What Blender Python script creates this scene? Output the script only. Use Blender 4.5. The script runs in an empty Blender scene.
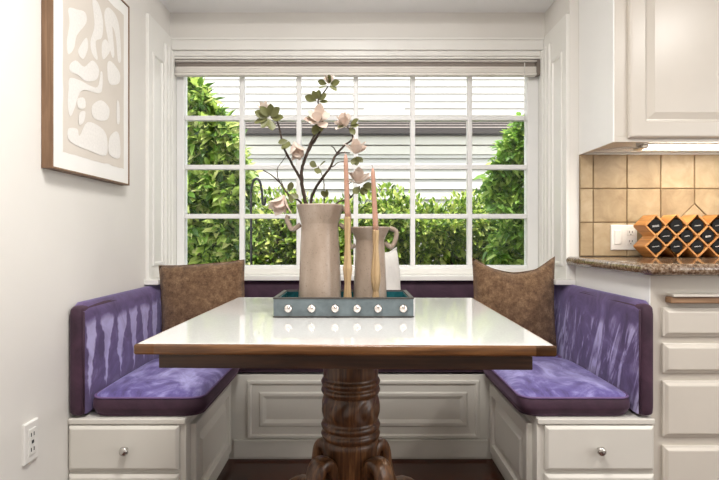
import bpy, bmesh, math, random
from mathutils import Vector, Matrix, Euler, noise
random.seed(11)
PI = math.pi
S = bpy.context.scene
C = S.collection

# ---------------------------------------------------------------- camera (all measurements in metres)
F, CX, CY, H = 530.0, 357.0, 238.0, 0.99
cam_d = bpy.data.cameras.new('camera'); cam = bpy.data.objects.new('camera', cam_d); C.objects.link(cam)
cam.location = (0, 0, H); cam.rotation_euler = (PI/2, 0, 0)
cam_d.sensor_width = 36.0; cam_d.lens = 36.0*F/719.0
cam_d.shift_x = (359.5-CX)/719.0; cam_d.shift_y = -(240-CY)/719.0
cam_d.clip_start = 0.02
S.camera = cam

def at(px, py, Y):
    return Vector(((px-CX)*Y/F, Y, H+(CY-py)*Y/F))

# ---------------------------------------------------------------- materials
def newmat(name):
    m = bpy.data.materials.new(name); m.use_nodes = True
    nt = m.node_tree; b = nt.nodes['Principled BSDF']
    return m, nt, b
def P(b, **k):
    for n, v in k.items():
        n = n.replace('_', ' ')
        if isinstance(v, tuple) and len(v) == 3: v = v+(1,)
        b.inputs[n].default_value = v
def nd(nt, t, **k):
    n = nt.nodes.new(t)
    for a, v in k.items(): setattr(n, a, v)
    return n
def coords(nt, scale=(1,1,1), rot=(0,0,0), loc=(0,0,0)):
    t = nd(nt, 'ShaderNodeTexCoord'); m = nd(nt, 'ShaderNodeMapping')
    m.inputs['Scale'].default_value = scale; m.inputs['Rotation'].default_value = rot; m.inputs['Location'].default_value = loc
    nt.links.new(t.outputs['Object'], m.inputs['Vector']); return m.outputs['Vector']
def nz(nt, vec, scale, detail=4, rough=.55, dist=0):
    n = nd(nt, 'ShaderNodeTexNoise'); n.inputs['Scale'].default_value = scale; n.inputs['Detail'].default_value = detail
    n.inputs['Roughness'].default_value = rough; n.inputs['Distortion'].default_value = dist
    nt.links.new(vec, n.inputs['Vector']); return n.outputs['Fac']
def ramp(nt, fac, stops):
    r = nd(nt, 'ShaderNodeValToRGB'); e = r.color_ramp.elements
    while len(e) < len(stops): e.new(.5)
    for el, (p, c) in zip(e, stops): el.position = p; el.color = tuple(c)+(1,)
    nt.links.new(fac, r.inputs['Fac']); return r.outputs['Color']
def bump(nt, b, h, strength=.3, dist=.002):
    n = nd(nt, 'ShaderNodeBump'); n.inputs['Strength'].default_value = strength; n.inputs['Distance'].default_value = dist
    nt.links.new(h, n.inputs['Height']); nt.links.new(n.outputs['Normal'], b.inputs['Normal'])
def math_(nt, op, a, b=None, c=None):
    n = nd(nt, 'ShaderNodeMath', operation=op)
    for i, v in enumerate((a, b, c)):
        if v is None: continue
        if isinstance(v, (int, float)): n.inputs[i].default_value = v
        else: nt.links.new(v, n.inputs[i])
    return n.outputs[0]

def plain(name, col, rough=.5, var=.04, scale=6, bmp=0, bscale=80, **k):
    m, nt, b = newmat(name); P(b, Base_Color=col, Roughness=rough, **k)
    v = coords(nt); f = nz(nt, v, scale)
    lo = tuple(c*(1-var) for c in col); hi = tuple(min(1, c*(1+var)) for c in col)
    nt.links.new(ramp(nt, f, [(.3, lo), (.7, hi)]), b.inputs['Base Color'])
    if bmp: bump(nt, b, nz(nt, v, bscale, 3), bmp, .0015)
    return m

M = {}
M['wall'] = plain('wall_paint', (.80,.772,.725), .6, .02, 3, .06, 160)
M['ceil'] = plain('ceiling_paint', (.93,.93,.92), .7, .01)
M['white'] = plain('window_lit_side_paint', (.88,.87,.845), .45, .01)  # cabinet sides: window light put into the colour, lighter than the cabinet paint
M['trim'] = plain('trim_paint', (.86,.845,.80), .35, .015)
M['cab'] = plain('cabinet_paint', (.64,.59,.52), .28, .02, 5)
M['bench'] = plain('bench_paint', (.69,.66,.60), .33, .02, 5)
M['sash'] = plain('sash_paint', (.90,.895,.88), .35, .01)
M['blind'] = plain('blind_vinyl', (.84,.80,.74), .5, .02)
M['blind_dark'] = plain('dark_metal_and_gap_shade', (.26,.22,.19), .5, .02)
M['plastic'] = plain('white_plastic', (.82,.80,.76), .3, .01)
M['dark'] = plain('dark_slot', (.03,.03,.03), .5, .02)
M['nickel'] = plain('brushed_nickel', (.62,.60,.57), .22, .05, 30, Metallic=1.0)
M['stud'] = plain('polished_stud', (.86,.80,.76), .18, .05, 30, Metallic=1.0)
M['iron'] = plain('black_iron', (.015,.016,.018), .5, .1)
M['grout'] = plain('grout', (.26,.18,.10), .9, .1, 40)
M['white_cloth'] = plain('white_cloth', (.82,.79,.74), .9, .05, 20, .3, 200)
M['candle'] = plain('blush_wax', (.42,.235,.165), .45, .05, Subsurface_Weight=.15)
M['wick'] = plain('wick', (.35,.25,.2), .9)
M['bark'] = plain('magnolia_bark', (.055,.036,.025), .85, .4, 60, .6, 120)
M['jar'] = plain('black_jar', (.006,.006,.006), .5, .1, Specular_IOR_Level=.2)
M['lettering'] = plain('white_lettering', (.7,.68,.66), .6, .02)
M['mat'] = plain('picture_mat', (.88,.865,.83), .7, .01)
M['print'] = plain('beige_print', (.70,.64,.57), .8, .04, 4)
M['cutout'] = plain('chalky_white_print', (.84,.81,.77), .9, .05, 120, .4, 250)
M['stucco'] = plain('pale_siding', (.45,.435,.395), .6, .02, 2)
M['fascia'] = plain('cream_fascia', (.60,.57,.50), .6, .03)
M['gutter'] = plain('dark_gutter', (.035,.026,.022), .5, .05)
M['soil'] = plain('garden_soil', (.10,.07,.05), .95, .3, 8)
M['tealglaze'] = plain('teal_glaze', (.02,.13,.15), .2, .5, 25, Coat_Weight=.6)

def wood(name, c0, c1, c2, rough=.35, axis='X', scale=1.0, coat=0.0):
    m, nt, b = newmat(name); P(b, Roughness=rough, Coat_Weight=coat, Coat_Roughness=.12)
    sc = {'X': (1.2,14,14), 'Y': (14,1.2,14), 'Z': (14,14,1.2)}[axis]
    v = coords(nt, tuple(s*scale for s in sc))
    f = nz(nt, v, 2.2, 6, .62, 1.2)
    col = ramp(nt, f, [(.30, c0), (.50, c1), (.70, c2)])
    v2 = coords(nt, tuple(s*scale*9 if s > 5 else s*scale*2 for s in sc))
    g = nz(nt, v2, 1.5, 2)
    mx = nd(nt, 'ShaderNodeMix', data_type='RGBA', blend_type='MULTIPLY'); mx.inputs[0].default_value = .45
    nt.links.new(col, mx.inputs[6]); nt.links.new(ramp(nt, g, [(.35, (.45,.4,.36)), (.6, (1,1,1))]), mx.inputs[7])
    nt.links.new(mx.outputs[2], b.inputs['Base Color']); bump(nt, b, g, .12, .001)
    return m
M['oak'] = wood('oak_edge', (.070,.026,.008), (.155,.065,.021), (.27,.125,.045), .30, 'X', 1.3, .2)
M['oak_v'] = wood('oak_turned', (.032,.012,.005), (.105,.043,.015), (.25,.115,.042), .36, 'Z', 1.5, .15)
M['walnut'] = wood('dark_apron', (.028,.011,.005), (.058,.023,.009), (.10,.042,.017), .35, 'X', 1.0, .2)
M['frame'] = wood('picture_frame_wood', (.15,.082,.042), (.22,.125,.068), (.29,.175,.10), .5, 'Z', 1.0)
M['bamboo'] = wood('bamboo_rack', (.50,.20,.05), (.66,.30,.085), (.76,.39,.13), .4, 'Y', .8)
M['stick'] = wood('pale_candlestick_wood', (.33,.21,.10), (.44,.30,.155), (.52,.37,.21), .5, 'Z', 1.0)
M['board'] = wood('board_wood', (.22,.115,.055), (.33,.19,.10), (.42,.26,.15), .5, 'X', 1.0)
M['traywood'] = plain('tray_dark_edge', (.05,.045,.04), .5, .2, 20)
M['trayblue'] = plain('tray_blue_grey_paint', (.125,.155,.165), .45, .18, 30)

def floor_mat():
    m, nt, b = newmat('hardwood_floor'); P(b, Roughness=.22)
    v = coords(nt, (1,1,1), (0,0,0))
    br = nd(nt, 'ShaderNodeTexBrick'); nt.links.new(v, br.inputs['Vector'])
    br.inputs['Scale'].default_value = 1; br.inputs['Brick Width'].default_value = .9; br.inputs['Row Height'].default_value = .083
    br.inputs['Mortar Size'].default_value = .0016
    br.inputs['Color1'].default_value = (.10,.026,.011,1); br.inputs['Color2'].default_value = (.045,.013,.007,1); br.inputs['Mortar'].default_value = (.012,.006,.004,1)
    g = nz(nt, coords(nt, (3,40,1)), 2, 4)
    mx = nd(nt, 'ShaderNodeMix', data_type='RGBA', blend_type='MULTIPLY'); mx.inputs[0].default_value = .6
    nt.links.new(br.outputs['Color'], mx.inputs[6]); nt.links.new(ramp(nt, g, [(.3, (.5,.45,.4)), (.7, (1,1,1))]), mx.inputs[7])
    nt.links.new(mx.outputs[2], b.inputs['Base Color']); return m
M['floor'] = floor_mat()

def granite():
    m, nt, b = newmat('brown_granite'); P(b, Roughness=.12, Coat_Weight=.4)
    v = coords(nt); f = nz(nt, v, 95, 5, .7)
    c = ramp(nt, f, [(.32, (.028,.018,.012)), (.45, (.15,.085,.048)), (.54, (.27,.19,.125)), (.68, (.46,.37,.29))])
    nt.links.new(c, b.inputs['Base Color']); return m
M['granite'] = granite()

def tile():
    m, nt, b = newmat('tan_stone_tile'); P(b, Roughness=.45)
    v = coords(nt); f = nz(nt, v, 14, 6, .6, .6); isl = nd(nt, 'ShaderNodeNewGeometry')
    f2 = math_(nt, 'ADD', math_(nt, 'MULTIPLY', f, .75), math_(nt, 'MULTIPLY', isl.outputs['Random Per Island'], .25))
    nt.links.new(ramp(nt, f2, [(.28, (.28,.195,.105)), (.5, (.40,.295,.17)), (.72, (.50,.39,.25))]), b.inputs['Base Color'])
    bump(nt, b, f, .2, .002); return m
M['tile'] = tile()

def quartz():
    m, nt, b = newmat('white_table_laminate'); P(b, Base_Color=(.80,.79,.77), Roughness=.06, Specular_IOR_Level=.85)
    v = coords(nt); f = nz(nt, v, 260, 2)
    nt.links.new(ramp(nt, f, [(.42, (.60,.595,.58)), (.55, (.64,.635,.62))]), b.inputs['Base Color']); return m
M['quartz'] = quartz()

def ceramic():
    m, nt, b = newmat('speckled_stoneware'); P(b, Roughness=.32, Coat_Weight=.25, Coat_Roughness=.25)
    v = coords(nt, (1,1,.35)); f = nz(nt, v, 18, 5)
    c = ramp(nt, f, [(.3, (.26,.195,.145)), (.55, (.36,.28,.22)), (.75, (.46,.375,.31))])
    sp = nz(nt, coords(nt), 220, 2)
    mx = nd(nt, 'ShaderNodeMix', data_type='RGBA', blend_type='MULTIPLY'); mx.inputs[0].default_value = .5
    nt.links.new(c, mx.inputs[6]); nt.links.new(ramp(nt, sp, [(.30, (.45,.4,.36)), (.40, (1,1,1))]), mx.inputs[7])
    nt.links.new(mx.outputs[2], b.inputs['Base Color']); return m
M['ceramic'] = ceramic()

def velvet(name, mode):
    # purple velvet; the pile is brushed in streaks that lie lighter than the rest of the nap
    m, nt, b = newmat(name); P(b, Roughness=.75, Sheen_Weight=1.0, Sheen_Roughness=.35, Sheen_Tint=(.62,.56,1.0))
    v = coords(nt)
    big = nz(nt, v, 7, 5, .6, 1.5)
    dark, mid, light = (.035,.015,.045), (.11,.068,.175), (.50,.45,.70)
    fac = big
    if mode in ('teeth', 'feather'):
        sx = nd(nt, 'ShaderNodeSeparateXYZ'); nt.links.new(v, sx.inputs[0])
        w = nz(nt, v, 9, 3)
        if mode == 'teeth':
            y = math_(nt, 'ADD', sx.outputs['Y'], math_(nt, 'MULTIPLY', math_(nt, 'SUBTRACT', w, .5), .10))
            fr = math_(nt, 'ABSOLUTE', math_(nt, 'SUBTRACT', math_(nt, 'FRACT', math_(nt, 'MULTIPLY', y, 9.0)), .5))
            lim = math_(nt, 'MULTIPLY', math_(nt, 'SUBTRACT', sx.outputs['Z'], .05), 1.6)
            k = math_(nt, 'MULTIPLY', math_(nt, 'SUBTRACT', lim, fr), 14.0)
            top = math_(nt, 'MULTIPLY', math_(nt, 'SUBTRACT', math_(nt, 'ADD', .30, math_(nt, 'MULTIPLY', w, .05)), sx.outputs['Z']), 40.0)
        else:
            y = math_(nt, 'ADD', sx.outputs['Y'], math_(nt, 'MULTIPLY', sx.outputs['Z'], .35))
            vv = nd(nt, 'ShaderNodeCombineXYZ'); nt.links.new(math_(nt, 'MULTIPLY', y, 22.0), vv.inputs[0]); nt.links.new(math_(nt, 'MULTIPLY', sx.outputs['Z'], 4.5), vv.inputs[1])
            st = nz(nt, vv.outputs[0], 1.0, 5, .6, .8)
            k = math_(nt, 'MULTIPLY', math_(nt, 'SUBTRACT', st, .50), 9.0)
            top = math_(nt, 'MULTIPLY', math_(nt, 'SUBTRACT', math_(nt, 'ADD', .25, math_(nt, 'MULTIPLY', w, .14)), sx.outputs['Z']), 22.0)
        cl = lambda q: math_(nt, 'MINIMUM', math_(nt, 'MAXIMUM', q, 0.0), 1.0)
        mask = math_(nt, 'MULTIPLY', cl(k), cl(top))
        fac = math_(nt, 'ADD', math_(nt, 'MULTIPLY', big, .62), math_(nt, 'MULTIPLY', mask, .38))
        col = ramp(nt, fac, [(.16, dark), (.36, mid), (.74, light)])
    elif mode == 'seat':
        st = nz(nt, coords(nt, (2.2,1.1,1.5), (0,0,.5)), 4.2, 6, .68, 1.3)
        fac = math_(nt, 'ADD', math_(nt, 'MULTIPLY', big, .4), math_(nt, 'MULTIPLY', st, .6))
        col = ramp(nt, fac, [(.33, (.040,.022,.075)), (.47, (.125,.095,.30)), (.64, (.46,.43,.76))])
    else:
        col = ramp(nt, fac, [(.3, (.030,.011,.024)), (.7, (.066,.026,.050))])
        P(b, Sheen_Weight=.30, Sheen_Tint=(.75,.5,.75))
    nt.links.new(col, b.inputs['Base Color'])
    bump(nt, b, nz(nt, v, 40, 3), .15, .003)
    return m
M['vel_teeth'] = velvet('purple_velvet_combed', 'teeth')
M['vel_feather'] = velvet('purple_velvet_brushed', 'feather')
M['vel_seat'] = velvet('purple_velvet_seat', 'seat')
M['vel_shaded'] = velvet('purple_velvet_shaded', 'plum')  # same purple velvet, coloured darker for the faces in shade
M['piping'] = plain('violet_piping', (.17,.10,.24), .7, .1, 30)

def burlap():
    m, nt, b = newmat('brown_woven_fabric'); P(b, Roughness=.9, Sheen_Weight=.15)
    v = coords(nt)
    wx = nd(nt, 'ShaderNodeTexWave', bands_direction='X'); wz = nd(nt, 'ShaderNodeTexWave', bands_direction='Z')
    for w in (wx, wz):
        w.inputs['Scale'].default_value = 95; w.inputs['Distortion'].default_value = 1.5; nt.links.new(v, w.inputs['Vector'])
    h = math_(nt, 'MULTIPLY', wx.outputs['Fac'], wz.outputs['Fac'])
    f = nz(nt, v, 34, 5, .7); g = nz(nt, v, 160, 2)
    q = math_(nt, 'ADD', math_(nt, 'MULTIPLY', f, .7), math_(nt, 'MULTIPLY', g, .3))
    nt.links.new(ramp(nt, q, [(.34, (.075,.036,.015)), (.5, (.185,.10,.048)), (.66, (.34,.215,.115))]), b.inputs['Base Color'])
    bump(nt, b, math_(nt, 'ADD', h, f), .6, .003); return m
M['burlap'] = burlap()

def leafmat(name, stops, trans=.35):
    m, nt, b = newmat(name); P(b, Roughness=.45)
    g = nd(nt, 'ShaderNodeNewGeometry'); c = ramp(nt, g.outputs['Random Per Island'], stops)
    nt.links.new(c, b.inputs['Base Color'])
    t = nd(nt, 'ShaderNodeBsdfTranslucent'); nt.links.new(c, t.inputs['Color'])
    mx = nd(nt, 'ShaderNodeMixShader'); mx.inputs[0].default_value = trans
    nt.links.new(b.outputs[0], mx.inputs[1]); nt.links.new(t.outputs[0], mx.inputs[2])
    nt.links.new(mx.outputs[0], nt.nodes['Material Output'].inputs['Surface']); return m
M['hedge'] = leafmat('hedge_leaf', [(0, (.03,.08,.012)), (.35, (.16,.275,.03)), (.75, (.40,.52,.08)), (1, (.66,.68,.22))])
M['shrub'] = leafmat('shrub_leaf', [(0, (.03,.08,.015)), (.35, (.14,.27,.03)), (.7, (.42,.55,.11)), (1, (.75,.75,.32))])
M['vine'] = leafmat('vine_leaf', [(0, (.06,.15,.02)), (.5, (.20,.38,.05)), (1, (.52,.66,.16))])
M['magleaf'] = leafmat('magnolia_leaf', [(0, (.045,.065,.014)), (.5, (.085,.105,.026)), (1, (.15,.15,.055))], .2)
M['petal'] = leafmat('magnolia_petal', [(0, (.54,.40,.33)), (.5, (.68,.56,.48)), (1, (.78,.69,.61))], .3)

def emis(name, col, st):
    m, nt, b = newmat(name); P(b, Base_Color=col, Emission_Color=col, Emission_Strength=st); return m
M['lamp'] = emis('lit_lamp_diffuser', (1,.94,.82), 8)

def glass():
    m, nt, b = newmat('window_glass'); nt.nodes.remove(b)
    t = nd(nt, 'ShaderNodeBsdfTransparent'); g = nd(nt, 'ShaderNodeBsdfGlossy'); g.inputs['Roughness'].default_value = .02
    f = nd(nt, 'ShaderNodeFresnel'); f.inputs['IOR'].default_value = 1.28
    mx = nd(nt, 'ShaderNodeMixShader'); nt.links.new(f.outputs[0], mx.inputs[0]); nt.links.new(t.outputs[0], mx.inputs[1]); nt.links.new(g.outputs[0], mx.inputs[2])
    nt.links.new(mx.outputs[0], nt.nodes['Material Output'].inputs['Surface']); return m
M['glass'] = glass()

def roofmat():
    m, nt, b = newmat('roof_shingle'); P(b, Roughness=.9)
    f = nz(nt, coords(nt, (6,1,1)), 12, 4); nt.links.new(ramp(nt, f, [(.35, (.20,.16,.135)), (.6, (.36,.31,.27))]), b.inputs['Base Color']); return m
M['roof'] = roofmat()

# ---------------------------------------------------------------- helpers
WM = {}
def thing(name, label, cat, loc=(0,0,0), group=None):
    o = bpy.data.objects.new(name, None); C.objects.link(o); o.location = loc; o.empty_display_size = .05
    o['label'] = label; o['category'] = cat
    if group: o['group'] = group
    WM[o.name] = Vector(loc); return o
def tag(o, label, cat, group=None, kind=None):
    o['label'] = label; o['category'] = cat
    if group: o['group'] = group
    if kind: o['kind'] = kind
    return o
def obj(name, bm, mat, parent=None, bevel=0, seg=2, smooth=False, subsurf=0, loc=None, label=None):
    """link a bmesh (drawn in room coordinates) as ONE object; loc moves its origin there"""
    base = WM[parent.name] if parent else Vector(loc or (0,0,0))
    bmesh.ops.translate(bm, verts=bm.verts, vec=-base)
    bmesh.ops.recalc_face_normals(bm, faces=bm.faces)
    me = bpy.data.meshes.new(name); bm.to_mesh(me); bm.free(); me.materials.append(mat)
    o = bpy.data.objects.new(name, me); C.objects.link(o)
    if parent: o.parent = parent
    else: o.location = base
    WM[o.name] = base
    if smooth:
        for p in me.polygons: p.use_smooth = True
    if bevel:
        b = o.modifiers.new('bevel', 'BEVEL'); b.width = bevel; b.segments = seg; b.limit_method = 'ANGLE'; b.angle_limit = .6
        b.harden_normals = False
        if seg > 2:
            for p in me.polygons: p.use_smooth = True
    if subsurf:
        s = o.modifiers.new('subsurf', 'SUBSURF'); s.levels = subsurf; s.render_levels = subsurf
    if label: o['label'] = label
    return o
def struct(name, bm, mat, **k):
    o = obj(name, bm, mat, **k)
    if not o.parent: o['kind'] = 'structure'
    return o
def NB(): return bmesh.new()
def box(bm, x0, x1, y0, y1, z0, z1):
    vs = [bm.verts.new(p) for p in ((x0,y0,z0),(x1,y0,z0),(x1,y1,z0),(x0,y1,z0),(x0,y0,z1),(x1,y0,z1),(x1,y1,z1),(x0,y1,z1))]
    for f in ((0,3,2,1),(4,5,6,7),(0,1,5,4),(1,2,6,5),(2,3,7,6),(3,0,4,7)): bm.faces.new([vs[i] for i in f])
    return vs
def B(*a):
    bm = NB(); box(bm, *a); return bm
def panel_front(bm, u0, u1, z0, z1, loops, mapf):
    """nested rectangles (inset, depth) lofted into a moulded panel; mapf(u, depth, z) -> point"""
    prev = None
    for ins, dep in loops:
        r = [bm.verts.new(mapf(u, dep, z)) for u, z in ((u0+ins, z0+ins), (u1-ins, z0+ins), (u1-ins, z1-ins), (u0+ins, z1-ins))]
        if prev:
            for i in range(4): bm.faces.new((prev[i], prev[(i+1)%4], r[(i+1)%4], r[i]))
        else: bm.faces.new(r[::-1])
        prev = r
    bm.faces.new(prev)
def face_y(y): return lambda u, d, z: (u, y-d, z)             # faces the camera side
def face_x(x, s): return lambda u, d, z: (x+s*d, u, z)        # faces +x (s=1) or -x (s=-1)
RAISED = [(0,0),(0,.016),(.004,.020),(.045,.020),(.052,.010),(.060,.009),(.085,.018)]
SLAB = [(0,0),(0,.010),(.010,.018)]
def lathe(bm, prof, cx, cy, n=40, f=None):
    rings = []
    for r, z in prof:
        ring = []
        for i in range(n):
            a = 2*PI*i/n; rr = f(r, z, a) if f else r
            ring.append(bm.verts.new((cx+rr*math.cos(a), cy+rr*math.sin(a), z)))
        rings.append(ring)
    for a, b in zip(rings, rings[1:]):
        for i in range(n): bm.faces.new((a[i], a[(i+1)%n], b[(i+1)%n], b[i]))
    bm.faces.new(rings[0][::-1]); bm.faces.new(rings[-1])
def tube(bm, pts, rad, n=8, closed=False):
    pts = [Vector(p) for p in pts]; N = len(pts)
    rad = rad if isinstance(rad, (list, tuple)) else [rad]*N
    rings = []; up = None
    for i, p in enumerate(pts):
        if closed: t = pts[(i+1) % N]-pts[i-1]
        else: t = pts[min(i+1, N-1)]-pts[max(i-1, 0)]
        t.normalize()
        if up is None: up = Vector((0,0,1)) if abs(t.z) < .9 else Vector((1,0,0))
        a = t.cross(up).normalized(); up = a.cross(t).normalized()
        rings.append([bm.verts.new(p+rad[i]*(math.cos(2*PI*k/n)*a+math.sin(2*PI*k/n)*up)) for k in range(n)])
    R = list(zip(rings, rings[1:]))+([(rings[-1], rings[0])] if closed else [])
    for a, b in R:
        for k in range(n): bm.faces.new((a[k], a[(k+1)%n], b[(k+1)%n], b[k]))
    if not closed: bm.faces.new(rings[0][::-1]); bm.faces.new(rings[-1])
def spline(pts, m=6):
    pts = [Vector(p) for p in pts]; out = []
    for i in range(len(pts)-1):
        p0, p1, p2, p3 = pts[max(i-1,0)], pts[i], pts[i+1], pts[min(i+2, len(pts)-1)]
        for k in range(m):
            t = k/m
            out.append(.5*((2*p1)+(p2-p0)*t+(2*p0-5*p1+4*p2-p3)*t*t+(3*p1-p0-3*p2+p3)*t**3))
    out.append(pts[-1]); return out

# ---------------------------------------------------------------- the room
XL, XR = -.97, .975      # nook side planes
YK, YB = 2.43, 2.75      # kitchen back wall, bay back wall
struct('floor', B(-1.1,3.4,-2.8,2.9,-.05,0), M['floor'])
bm = NB(); box(bm,-1.1,3.4,-2.8,YK,2.44,2.54); box(bm,XL,XR,YK,2.9,2.16,2.54); struct('ceiling', bm, M['ceil'])
struct('wall_left', B(-1.1,XL,-2.8,2.95,0,2.54), M['wall'])
struct('wall_right', B(3.3,3.4,-2.8,2.95,0,2.54), M['wall'])
struct('wall_rear', B(-1.1,3.4,-2.9,-2.8,0,2.54), M['wall'])
struct('wall_kitchen', B(XR,3.3,YK,2.95,0,2.54), M['wall'])
bm = NB(); box(bm,XL,XR,YB,2.90,0,.775); box(bm,XL,XR,YB,2.90,1.918,2.54); struct('wall_bay', bm, M['wall'])

# window casing boards on the two sides of the bay, head casing
def side_board(name, x, s):
    bm = NB()
    xf = x+s*.016
    lo, hi = sorted((x, xf))
    box(bm, lo, hi, YK, 2.80, .80, 2.02)
    fx = face_x(xf, s)
    panel_front(bm, 2.47, 2.60, .86, 1.86, [(0,0),(0,.006),(.006,.008),(.014,.008),(.018,.001)], fx)
    for y0 in (2.62, 2.665, 2.71):
        panel_front(bm, y0, y0+.036, .80, 1.955, [(0,0),(.002,.008),(.008,.012)], fx)
    return struct(name, bm, M['trim'], bevel=.0015)
side_board('trim_1', XL, 1)
side_board('trim_2', XR, -1)
bm = NB(); box(bm,-.954,.959,2.722,YB,1.957,2.012); box(bm,-.954,.959,2.735,YB,1.930,1.957); box(bm,-.954,.959,2.742,YB,1.918,1.930); box(bm,-.954,.959,2.715,YB,2.006,2.017)
struct('trim_3', bm, M['trim'], bevel=.003)

# window: fixed sash with six by four lights
WY = 2.80
gx0, gx1, gz0, gz1 = -.914, .901, .845, 1.887
root = bpy.data.objects.new('window_1', None); C.objects.link(root); root['kind'] = 'structure'; WM[root.name] = Vector((0,0,0))
bm = NB()
box(bm,-.954,gx0,WY,2.86,.80,1.917); box(bm,gx1,.959,WY,2.86,.80,1.917); box(bm,gx0,gx1,WY,2.86,.80,gz0); box(bm,gx0,gx1,WY,2.86,gz1,1.917)
obj('window_frame', bm, M['sash'], root, bevel=.004)
bm = NB(); dx = (gx1-gx0)/6; dz = (gz1-gz0)/4
for i in range(1,6): box(bm, gx0+i*dx-.0125, gx0+i*dx+.0125, WY+.008, WY+.045, gz0, gz1)
for j in range(1,4): box(bm, gx0, gx1, WY+.009, WY+.044, gz0+j*dz-.0125, gz0+j*dz+.0125)
obj('muntin', bm, M['sash'], root, bevel=.004)
obj('pane', B(gx0,gx1,WY+.026,WY+.030,gz0,gz1), M['glass'], root)
bm = NB(); box(bm,-.954,.959,2.66,WY,.776,.80); box(bm,XL,-.905,2.41,2.66,.776,.80); box(bm,.905,XR+.02,2.41,2.428,.776,.80); box(bm,.905,XR,2.428,2.66,.776,.80)
box(bm,-.90,.90,2.775,WY,.80,.83)
obj('sill', bm, M['trim'], root, bevel=.003)

# blind drawn up under the window head
t = thing('window_blind', 'off-white pleated blind drawn up at the window head', 'blind', (0,2.77,1.84))
obj('headrail', B(-.948,.936,2.752,2.792,1.907,1.914), M['blind'], t, bevel=.003)
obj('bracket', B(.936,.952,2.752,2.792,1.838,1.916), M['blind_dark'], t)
bm = NB()
for k in range(6):
    box(bm, -.946, .934, 2.757+.002*(k%2), 2.788, 1.853+k*.005, 1.8578+k*.005)
obj('slat_stack', bm, M['blind'], t, bevel=.001)
obj('bottom_rail', B(-.947,.935,2.754,2.790,1.836,1.851), M['blind'], t, bevel=.003)
obj('gap_shade_strip', B(-.944,.932,2.770,2.786,1.883,1.907), M['blind_dark'], t)  # dark strip standing in for the shade in the gap above the slats
bm = NB(); tube(bm, [(.870,2.750,1.90),(.8705,2.750,1.75),(.871,2.750,1.52)], .0022, 6); obj('wand', bm, M['plastic'], t, smooth=True)

# ---------------------------------------------------------------- built-in benches
def bench_side(label, x0, x1, inner, s):
    t = thing('storage_bench', label, 'bench', ((x0+x1)/2, 1.8, 0), 'built-in bench boxes of the nook')
    obj('bench_box', B(x0,x1,1.784,2.745,.0,.365), M['bench'], t, bevel=.002)
    bm = NB(); box(bm, x0, x1, 1.772, 2.745, .365, .385); obj('bench_top', bm, M['bench'], t, bevel=.004)
    u0, u1 = (x0+.002, x1-.020) if s > 0 else (x0+.024, x1-.004)
    for z0, z1 in ((.212,.362),(.045,.200)):
        bm = NB(); panel_front(bm, u0, u1, z0, z1, SLAB, face_y(1.784)); d = obj('drawer', bm, M['bench'], t, bevel=.002)
        cx = (u0+u1)/2+(.012 if s > 0 else -.006); cz = (z0+z1)/2
        bm = NB(); lathe(bm, [(.006,0),(.006,.012),(.013,.015),(.0155,.021),(.013,.028),(.006,.031)], 0, 0, 20)
        bmesh.ops.transform(bm, matrix=Matrix.Translation((cx,1.766,cz)) @ Matrix.Rotation(PI/2,4,'X'), verts=bm.verts)
        obj('knob', bm, M['nickel'], d, smooth=True)
    bm = NB(); panel_front(bm, 1.828, 2.345, .045, .350, [(0,0),(0,.016),(.004,.020),(.045,.020),(.050,.006),(.064,.004),(.088,.018)], face_x(inner, s))
    obj('door', bm, M['bench'], t, bevel=.001)
    return t
bench_side('white bench box with knobbed drawers along the left wall', XL+.003, -.575, -.575, 1)
bench_side('white bench box with knobbed drawers against the kitchen cabinet', .605, .998, .605, -1)
t = thing('storage_bench', 'long white bench box with moulded panels under the window', 'bench', (0,2.37,0), 'built-in bench boxes of the nook')
obj('bench_box', B(-.573,.603,2.372,2.745,0,.378), M['bench'], t, bevel=.002)
bm = NB(); panel_front(bm, -.49, .545, .095, .355, [(0,0),(0,.008),(.003,.012),(.014,.012),(.020,.004),(.052,.004),(.058,.010),(.070,.010),(.085,.004)], face_y(2.372))
obj('panel', bm, M['bench'], t, bevel=.001)
bm = NB(); box(bm,-.55,.58,2.360,2.372,.012,.085); box(bm,-.55,.58,2.356,2.372,.082,.092); obj('base_board', bm, M['bench'], t, bevel=.002)

# ---------------------------------------------------------------- cushions
def slab_cushion(x0, x1, y0, y1, z0, z1, bulge=.012, nx=14, ny=18, nzz=5, rnd=.025):
    """padded block: rounded edges, faces swelling in the middle"""
    bm = NB(); bmesh.ops.create_cube(bm, size=1)
    bmesh.ops.subdivide_edges(bm, edges=bm.edges[:], cuts=9, use_grid_fill=True)
    cx, cy, cz = (x0+x1)/2, (y0+y1)/2, (z0+z1)/2; hx, hy, hz = (x1-x0)/2, (y1-y0)/2, (z1-z0)/2
    for v in bm.verts:
        u = [2*c for c in v.co]
        # push grid lines towards the edges so the roundness stays tight
        u = [math.copysign(1-(1-abs(c))**1.9, c) for c in u]
        p = Vector((u[0]*hx, u[1]*hy, u[2]*hz))
        q = Vector((max(-hx+rnd, min(hx-rnd, p.x)), max(-hy+rnd, min(hy-rnd, p.y)), max(-hz+rnd, min(hz-rnd, p.z))))
        d = p-q
        if d.length > 1e-6: p = q+d.normalized()*rnd
        for i in range(3):
            j, k = [a for a in range(3) if a != i]
            if abs(u[i]) > .98: p[i] += math.copysign(bulge*(1-u[j]**2)*(1-u[k]**2), u[i])
        p += Vector((0,0,1))*.003*noise.noise(p*9)
        v.co = p+Vector((cx,cy,cz))
    return bm
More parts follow.
